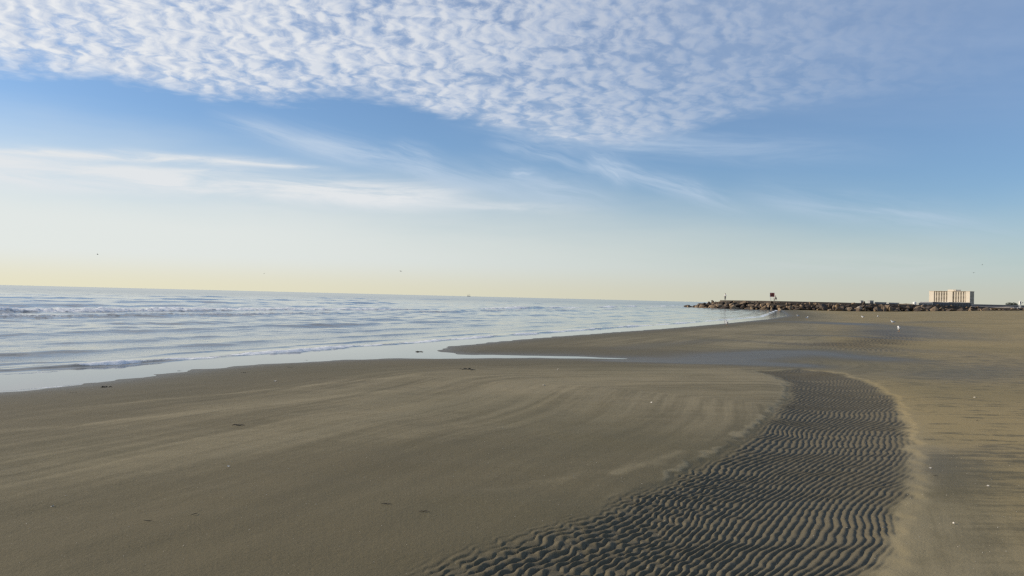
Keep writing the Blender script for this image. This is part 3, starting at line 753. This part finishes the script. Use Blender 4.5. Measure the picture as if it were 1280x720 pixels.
for k, l in seq:
    l = l*HW/tot
    if k == 'p': pier(x, x+l, -1.2 if l > 8 else 0, HH - (0 if l > 8 else 1.0))
    else: bays.append((x, x+l))
    x += l
for x0, x1 in bays:
    bm = bmesh.new()
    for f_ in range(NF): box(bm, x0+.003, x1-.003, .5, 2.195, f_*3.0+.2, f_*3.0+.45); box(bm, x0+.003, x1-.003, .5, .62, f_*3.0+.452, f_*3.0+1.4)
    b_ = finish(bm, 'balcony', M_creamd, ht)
    bm = bmesh.new()
    for f_ in range(NF): box(bm, x0+.3, x1-.3, 2.10, 2.196, f_*3.0+.5, f_*3.0+2.9)
    finish(bm, 'window', M_glass, b_)
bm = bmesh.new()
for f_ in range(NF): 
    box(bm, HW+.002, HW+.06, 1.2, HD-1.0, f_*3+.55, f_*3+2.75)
finish(bm, 'window', M_glass, ht)  # dark glass bands added on the right end to stand in for its shade
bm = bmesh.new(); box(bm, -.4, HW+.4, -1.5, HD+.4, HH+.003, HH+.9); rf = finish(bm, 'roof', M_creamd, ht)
bm = bmesh.new(); box(bm, 41, 55, 3, 16, HH+.905, HH+4.2); finish(bm, 'penthouse', M_cream, rf)
bm = bmesh.new(); box(bm, 56.5, 59, 3, 6, HH+.905, HH+4.6); finish(bm, 'lift_tower', M_cream, rf)
bm = bmesh.new(); box(bm, 60, 71, 2, 2.6, HH+1.3, HH+3.9); box(bm, 62, 62.3, 2.1, 2.5, HH+.905, HH+1.298); box(bm, 69, 69.3, 2.1, 2.5, HH+.905, HH+1.298); finish(bm, 'rooftop_sign', M_grey, rf)

# ---- seawall and low buildings behind the jetty
M_blue = grainy('blue_grey_stucco', (.15, .16, .185), .9, .12, .05)
def block(name, label, cat, px0, px1, py_top, dist, depth, m, group=None, roof=None, ground=None, windows=0, rz=0.0):
    a, b = at(px0, py_top, dist), at(px1, py_top, dist); gz = ground if ground is not None else ground_z(a.x, dist) - .3
    w_, h_ = (b.x - a.x), a.z - gz
    r = empty(name, ((a.x+b.x)/2, dist, gz), rz); tag(r, label, cat, group)
    bm = bmesh.new(); box(bm, -w_/2, w_/2, 0, depth, 0, h_ - .25); finish(bm, 'wall', m, r)
    bm = bmesh.new(); box(bm, -w_/2-.3, w_/2+.3, -.4, depth+.3, h_ - .247, h_ + .05); finish(bm, 'roof', roof or M_lgrey, r)
    if windows:
        for q in range(windows):
            xx = -w_/2 + w_*(q+.5)/windows; bm = bmesh.new(); ww = min(1.6, w_/windows*.33)
            box(bm, xx-ww, xx+ww, -.05, .03, h_*.42, h_*.72); finish(bm, 'window', M_glass, r)
    return r
def seawall(px0, px1, py0, py1, dist):
    a, b = at(px0, py0, dist), at(px1, py1, dist*.97); gz = 1.2
    r = empty('seawall', (a.x, a.y, gz)); tag(r, 'long dark blue-grey seawall with a pale coping below the hotel', 'wall')
    v = b - a; L_ = Vector((v.x, v.y, 0)).length; r.rotation_euler.z = math.atan2(v.y, v.x); h_ = a.z - gz
    bm = bmesh.new(); vs = []
    for y_, z_ in ((-3.2,-.5), (-1.4, 1.0), (-.4, h_*.6), (0, h_), (4, h_), (4,-.5)): vs.append([bm.verts.new((x_, y_, z_)) for x_ in (0, L_)])
    for p, q in zip(vs, vs[1:]+vs[:1]): bm.faces.new((p[0], p[1], q[1], q[0]))
    bm.faces.new([p[0] for p in vs[::-1]]); bm.faces.new([p[1] for p in vs]); bmesh.ops.recalc_face_normals(bm, faces=bm.faces)
    finish(bm, 'wall', M_grey, r)
    bm = bmesh.new(); box(bm, -.1, L_+.1, -.5, 4.3, h_+.004, h_+.5); finish(bm, 'coping', M_lgrey, r)
seawall(1168, 1330, 379.6, 381.3, 900)
block('pavilion', 'low blue-grey beach pavilion with a flat roof in front of the hotel foot', 'building', 1166, 1186, 377.4, 820, 26, M_blue, windows=6)
block('pavilion', 'long low building with a bright white roof edge right of the hotel foot', 'building', 1186, 1214, 377.6, 860, 20, M_grey, roof=M_white, windows=8)
block('beach_house', 'light grey gabled shed between the white tank and the pavilion', 'building', 1148.5, 1165.5, 378.6, 780, 14, M_lgrey, windows=3)
block('beach_house', 'far tiny pale house at the left of the low roofs behind the jetty', 'building', 1076.3, 1079.0, 375.6, 1100, 5, M_lgrey, windows=2)
block('beach_house', 'far pale house with a flat roof behind the middle of the jetty', 'building', 1087.5, 1092, 375.6, 1100, 8, M_lgrey, windows=2)
block('beach_house', 'low far pale shed just right of the pale house', 'building', 1093.6, 1108, 377.5, 1110, 8, M_lgrey, windows=4)
block('beach_house', 'low far pale shed left of the tan dune behind the jetty', 'building', 1111, 1124, 378.2, 1120, 8, M_lgrey, windows=3)
# white storage tank
tk = at(1143.2, 378.8, 760); r = empty('storage_tank', (tk.x, tk.y, 1.6)); tag(r, 'round white storage tank with a domed lid left of the grey shed', 'tank')
bm = bmesh.new(); th_ = tk.z + .4 - 1.6 ; tube(bm, [(0,0,0), (0,0,th_)], 1.5, 20); finish(bm, 'shell', M_white, r)
bm = bmesh.new(); tube(bm, [(0,0,th_+.003), (0,0,th_+.5), (0,0,th_+.85)], [1.53, 1.25, .25], 20); finish(bm, 'lid', M_white, r)
bm = bmesh.new(); tube(bm, [(1.56,0,.2), (1.56,0,th_)], .05, 6); finish(bm, 'ladder', M_steel, r)
# white marker tower at the far right
mp = at(1275, 383.5, 640); r = empty('lifeguard_tower', (mp.x, mp.y, ground_z(mp.x, mp.y)-.2)); gz = r.location.z; hh = at(1275, 376.3, 640).z - gz
tag(r, 'narrow white lifeguard tower standing behind the right end of the jetty', 'tower')
for sx in (-.45, .45):
    for sy in (-.45, .45):
        bm = bmesh.new(); box(bm, sx-.07, sx+.07, sy-.07, sy+.07, 0, hh-2.603); finish(bm, 'leg', M_white, r)
bm = bmesh.new(); box(bm, -.6, .6, -.6, .6, hh-2.6, hh-.25); finish(bm, 'cabin', M_white, r)
bm = bmesh.new(); box(bm, -.3, .3, -.64, -.6, hh-1.5, hh-.7); finish(bm, 'window', M_glass, r)
bm = bmesh.new(); tube(bm, [(0,0,hh-.247), (0,0,hh+.25)], [1.0, .1], 4); finish(bm, 'roof', M_white, r)

# ---- parked cars in a row at the foot of the seawall, nose to the beach
paints = [((.78,.78,.76), 'white'), ((.50,.51,.52), 'silver'), ((.70,.68,.62), 'cream'), ((.10,.11,.13), 'dark grey')]
M_tyre = grainy('tyre_rubber', (.02,.02,.02), .9, .1, 10)
M_lamp = grainy('lamp_lens', (.75,.74,.70), .2, .05, 10)
def make_car(m):
    r = empty('parked_car'); prof = [(-2.1,.35), (-2.15,.75), (-1.95,.95), (-1.0,1.02), (-.35,1.48), (.95,1.50), (1.75,1.05), (2.1,.98), (2.15,.5), (2.05,.32)]   # x along the car, front at -x
    bm = bmesh.new(); ss = []
    for y_, k in ((-.86,1), (-.55,1.0), (.55,1.0), (.86,1)): ss.append([bm.verts.new((x_, y_*(.80 if z_ > 1.2 else 1), z_)) for x_, z_ in prof])
    for a, b in zip(ss, ss[1:]):
        for i in range(len(prof)): j = (i+1) % len(prof); bm.faces.new((a[i], a[j], b[j], b[i]))
    bm.faces.new(ss[0][::-1]); bm.faces.new(ss[-1]); bmesh.ops.recalc_face_normals(bm, faces=bm.faces)
    finish(bm, 'body', m, r)
    bm = bmesh.new(); v = [bm.verts.new(p) for p in ((-.97,-.68,1.055), (-.97,.68,1.055), (-.42,.58,1.46), (-.42,-.58,1.46))]; bm.faces.new(v); bmesh.ops.solidify(bm, geom=bm.faces[:], thickness=.03); finish(bm, 'windscreen', M_glass, r)
    for sx in (-1.35, 1.3):
        for sy in (-.83, .83):
            bm = bmesh.new(); tube(bm, [(sx, sy-.1, .33), (sx, sy+.1, .33)], .33, 14); wl = finish(bm, 'wheel', M_tyre, r)
    for sy in (-.62, .62):
        bm = bmesh.new(); box(bm, -2.18, -2.10, sy-.16, sy+.16, .66, .80); finish(bm, 'headlight', M_lamp, r)
    return r
protos = [make_car(grainy(n_.replace(' ', '_')+'_car_paint', c_, .35, .03, 2)) for c_, n_ in paints]
pick = [0,2,1,0,3,1,2,0,3,1,0,3,2,0,2,1,1,0,3,0]; used = set()
for i, k in enumerate(pick):
    px = 1183 + i*5.25 + rng.uniform(-1.2, 1.2); p = at(px, 384, 800 - i*.6); gz = ground_z(p.x, p.y)
    o = protos[k] if k not in used else copy_tree(protos[k]); used.add(k)
    o.location = (p.x, p.y, gz); o.rotation_euler.z = R(90) + rng.uniform(-.08, .08)
    nb = 'below the left half of the hotel' if px < 1190 else 'below the right half of the hotel' if px < 1216 else ('right of the hotel' if px < 1250 else 'near the white lifeguard tower')
    tag(o, 'small far %s car parked by the seawall %s' % (paints[k][1], nb), 'car', 'cars parked along the seawall foot')

# ---- tan dune and far trees
def mound(name, c, rx, ry, h, m, label=None, kind=None):
    bm = bmesh.new(); n_ = 24; rings = []
    for i in range(9):
        f_ = i/8; row = []
        for k in range(n_):
            a_ = k/n_*6.283; wv = 1 + .18*math.sin(a_*3+1) + .1*math.sin(a_*7)
            row.append(bm.verts.new((math.cos(a_)*rx*(1-f_*.999)*wv, math.sin(a_)*ry*(1-f_*.999)*wv, h*(1-(1-f_)**2)**1.0 * (1 + .08*math.sin(k*2.1+i)) if i else -.5)))
        rings.append(row)
    for a, b in zip(rings, rings[1:]):
        for k in range(n_): bm.faces.new((a[k], a[(k+1)%n_], b[(k+1)%n_], b[k]))
    bm.faces.new(rings[-1]); o = finish(bm, name, m, None, True); o.location = c; return o
dp = at(1133, 383, 330); tag(mound('dune', (dp.x, dp.y, ground_z(dp.x, dp.y)), 8.5, 7, at(1133, 379.7, 330).z - ground_z(dp.x, dp.y), grainy('dry_dune_sand', (.42,.33,.20), .95, .15, .6, .3)), kind='structure')
M_leaf = grainy('dark_foliage', (.055,.07,.05), .9, .35, .5); M_bark = grainy('bark', (.08,.06,.045), .9, .2, 2)
def far_tree(px, py_top, dist, wid, label):
    tp = at(px, py_top, dist); gz = 2.0; h_ = tp.z - gz; r = empty('tree', (tp.x, tp.y, gz)); tag(r, label, 'tree', 'far trees right of the hotel')
    bm = bmesh.new(); tube(bm, [(0,0,-.3), (.2,0,h_*.4), (0,.1,h_*.8)], [.4,.3,.12], 8)
    for k in range(4): a_ = k*1.6; tube(bm, [(.15,0,h_*.4), (math.cos(a_)*wid*.3, math.sin(a_)*wid*.3, h_*.7)], [.18,.06], 6)
    finish(bm, 'trunk', M_bark, r)
    bm = bmesh.new()
    for _ in range(900):
        a_ = rng.uniform(0, 6.283); rr = math.sqrt(rng.random())*wid*.5; zz = h_*(.32 + .68*rng.random()*(1-(rr/wid*1.6)**2*.6)); p = Vector((math.cos(a_)*rr, math.sin(a_)*rr, zz))
        q = Euler((rng.uniform(0,3), rng.uniform(0,3), rng.uniform(0,3))).to_matrix(); l = rng.uniform(.4,.8)
        bm.faces.new([bm.verts.new(p + q @ Vector(v)) for v in ((-l*.4,0,0), (0,-l*.7,0), (l*.4,0,0), (0,l*.7,0))])
    finish(bm, 'crown', M_leaf, r)
far_tree(1262, 377.6, 1150, 10, 'far dark low tree in the pair right of the hotel, left one')
far_tree(1267.5, 377.9, 1150, 9, 'far dark low tree in the pair right of the hotel, beside the white tower')

# ---- ship on the horizon
M_haze = grainy('faded_grey_hull', (.30,.30,.30), .8, .1, .1)
shp = at(586, 370.5, 5200); r = empty('ship', (shp.x, shp.y, SEA_Z), R(15)); tag(r, 'tiny faint work vessel with two masts far off on the horizon', 'ship')
bm = bmesh.new(); vs = []
for z_, l0, l1, w_ in ((-1.0,-10,8,3), (2.2,-11,12,3.6)): vs.append([bm.verts.new(p) for p in ((l0,-w_,z_), (l1*.6,-w_,z_), (l1,0,z_+.3), (l1*.6,w_,z_), (l0,w_,z_))])
for k in range(5): bm.faces.new((vs[0][k], vs[0][(k+1)%5], vs[1][(k+1)%5], vs[1][k]))
bm.faces.new(vs[0][::-1]); bm.faces.new(vs[1]); finish(bm, 'hull', M_haze, r)
bm = bmesh.new(); box(bm, -7, -3.5, -2, 2, 2.3, 7); finish(bm, 'wheelhouse', M_haze, r)
for x_ in (-5.5, 6.0): bm = bmesh.new(); tube(bm, [(x_,0,2.3 if x_ > 0 else 7.003), (x_,0,15)], [.9,.6], 8); finish(bm, 'mast', M_haze, r)

# ---- wrack, twigs, shells on the sand
M_weed = grainy('dark_seaweed', (.022,.020,.012), .6, .4, 30)
M_twig = grainy('wet_driftwood', (.045,.034,.024), .8, .3, 30)
M_shell = grainy('bleached_shell', (.62,.57,.48), .6, .15, 60)
def weed_mesh(seed, size):
    q = random.Random(seed); bm = bmesh.new()
    for _ in range(16):
        a_ = q.uniform(0,6.283); p = Vector((q.gauss(0,.3)*size, q.gauss(0,.2)*size, .01)); pts = []
        for k in range(5):
            pts.append(p.copy()); a_ += q.uniform(-.8,.8); p = p + Vector((math.cos(a_), math.sin(a_), 0))*size*.14; p.z = max(.006, q.uniform(0,.25)*size)
        tube(bm, pts, [size*.03, size*.05, size*.055, size*.045, size*.012], 6, .5)
    me = bpy.data.meshes.new('seaweed_clump'); bm.normal_update(); bm.to_mesh(me); bm.free(); me.materials.append(M_weed); return me
for i, (px, py, sz, lb) in enumerate([
    (579,462,.16,'small dark seaweed clump at the left of a trio on the damp sand'), (584,461.5,.30,'largest dark seaweed clump, the middle one of a trio on the damp sand'), (590,462.5,.22,'flat dark seaweed clump at the right of a trio on the damp sand'),
    (523,441,.30,'dark seaweed clump lying in the shallow wash film'), (131,484,.26,'flat dark seaweed clump on the sand below the near wave foam'), (362,459,.16,'small dark seaweed clump just inside the wash edge left of the middle'),
    (305,466,.16,'faint small seaweed clump near the wash edge, right of the flat one'), (92,491,.13,'tiny dark seaweed clump at the wash edge at far left'), (383,451,.12,'tiny dark seaweed speck in the film left of the middle'), (225,464,.14,'tiny seaweed clump on the edge of the wash film left of the middle')]):
    o = link('seaweed_clump', weed_mesh(40+i, sz*.42), M_weed); p = on_sand(px, py); p.z = max(p.z, SEA_Z) - .01; o.location = p; tag(o, lb, 'seaweed', 'seaweed clumps along the wash')
for i, (px, py, ln, a_, lb) in enumerate([(298,532,.13,.3,'dark twig lying across the pale drift streak on the left sand'), (483,631,.07,.1,'short dark twig on the smooth sand at bottom middle'), (530,641,.07,-.2,'short dark twig with a small drag mark, on the smooth sand'), (1169,595,.05,.2,'dark twig fragment on the sand right of the ripples'), (1222,526,.06,.5,'dark twig fragment under the wrack streak at right'), (243,644,.05,.9,'tiny dark twig on the lower left sand'), (185,652,.05,.4,'pale brown twig with a scuff in the sand at lower left')]):
    bm = bmesh.new(); q = random.Random(i); p = Vector((-ln/2,0,.006)); pts = []
    for k in range(6): pts.append(p.copy()); p = p + Vector((ln/5, q.gauss(0,.08)*ln, 0)); p.z = .006 + abs(q.gauss(0,.03))*ln
    tube(bm, pts, [ln*.02,ln*.035,ln*.04,ln*.04,ln*.03,ln*.012], 7); tube(bm, [pts[2], pts[2]+Vector((ln*.12, ln*.16, .02*ln))], [ln*.022, ln*.008], 5)
    o = finish(bm, 'twig', M_twig, None, True); o.location = on_sand(px, py); o.rotation_euler.z = a_; tag(o, lb, 'twig', 'driftwood twigs on the sand')
def shell_mesh(seed):
    q = random.Random(seed); bm = bmesh.new(); rows = []
    for i in range(5):
        f_ = i/4; row = []
        for k in range(9):
            a_ = (k/8 - .5)*2.4*q.uniform(.96,1.04); r_ = f_*(1 + .06*math.cos(k*3.1)); row.append(bm.verts.new((math.cos(a_)*r_, math.sin(a_)*r_, .34*math.sin(f_*2.6)*math.cos(a_*.7) + .02)))
        rows.append(row)
    for a, b in zip(rows[1:], rows[2:]):
        for k in range(8): bm.faces.new((a[k], a[k+1], b[k+1], b[k]))
    for k in range(8): bm.faces.new((rows[0][0], rows[1][k], rows[1][k+1]))
    bmesh.ops.remove_doubles(bm, verts=bm.verts, dist=.001); bmesh.ops.delete(bm, geom=[v for v in bm.verts if not v.link_faces], context='VERTS')
    bmesh.ops.solidify(bm, geom=bm.faces[:], thickness=.07)
    me = bpy.data.meshes.new('seashell'); bm.normal_update(); bm.to_mesh(me); bm.free(); me.materials.append(M_shell); return me
shm = [shell_mesh(i) for i in range(5)]
def shell(px, py, r_, lb):
    o = bpy.data.objects.new('seashell', rng.choice(shm)); COL.objects.link(o); o.location = on_sand(px, py) + Vector((0,0,.002)); o.scale = (r_,)*3
    o.rotation_euler = (rng.uniform(-.3,.3), rng.uniform(-.3,.3), rng.uniform(0,6.28)); tag(o, lb, 'shell', 'white shells scattered on the sand')
for px, py, r_, lb in [(344,477,.030,'white shell on the sand below the wash film left of the middle'), (680,482,.028,'white shell on the pale drift streak in mid beach'), (697,462,.024,'small white shell beyond the drift streak, near the shallow rill'), (1220,497,.034,'bright white shell by the wrack streak on the right sand'), (814,504,.022,'white shell on the dark sand left of the ripple bend'), (285,584,.014,'pale shell on the smooth sand at left'), (1234,608,.014,'white shell on the scoured sand at lower right'), (1191,655,.012,'small white shell close to the lower right ripple edge'), (1103,500+0,.012,'shell fragment at the upper right rim of the ripples'), (1163,586,.013,'white shell right of the ripple rim, middle height'), (1103,660,.012,'small white shell on the last ripples at right'), (65,633,.012,'pale shell on the smooth sand at lower far left')]:
    shell(px, py, r_, lb)
# fine shell grit: uncountable
bm = bmesh.new(); cnt = 0
while cnt < 1500:
    px, py = rng.uniform(-80, 1360), 720 - 250*rng.random()**.6
    if rng.random() > (1.0 if px > 1130 else .45): continue
    p = gnd(px, py, 0); cnt += 1
    bm.verts.new((p[0], p[1], 0))
V_ = np.array([v.co[:] for v in bm.verts]); bm.free(); zz = terrain(V_[:,0], V_[:,1])[0]
bm = bmesh.new()
for (x_, y_, _), z_ in zip(V_, zz):
    l = rng.uniform(.0012, .0038); q = Euler((rng.uniform(-.6,.6), rng.uniform(-.6,.6), rng.uniform(0,6.3))).to_matrix(); c = Vector((x_, y_, z_ + l*.4))
    pts = [bm.verts.new(c + q @ Vector(v)*l) for v in ((1,0,0), (-.3,.9,0), (-.9,-.6,.1), (0,0,.5), (0,0,-.4))]
    for f_ in ((0,1,3), (1,2,3), (2,0,3), (1,0,4), (2,1,4), (0,2,4)): bm.faces.new([pts[i] for i in f_])
gr = finish(bm, 'shell_grit', M_shell); tag(gr, 'pale broken shell grit sprinkled over the sand', 'shell grit', kind='stuff')
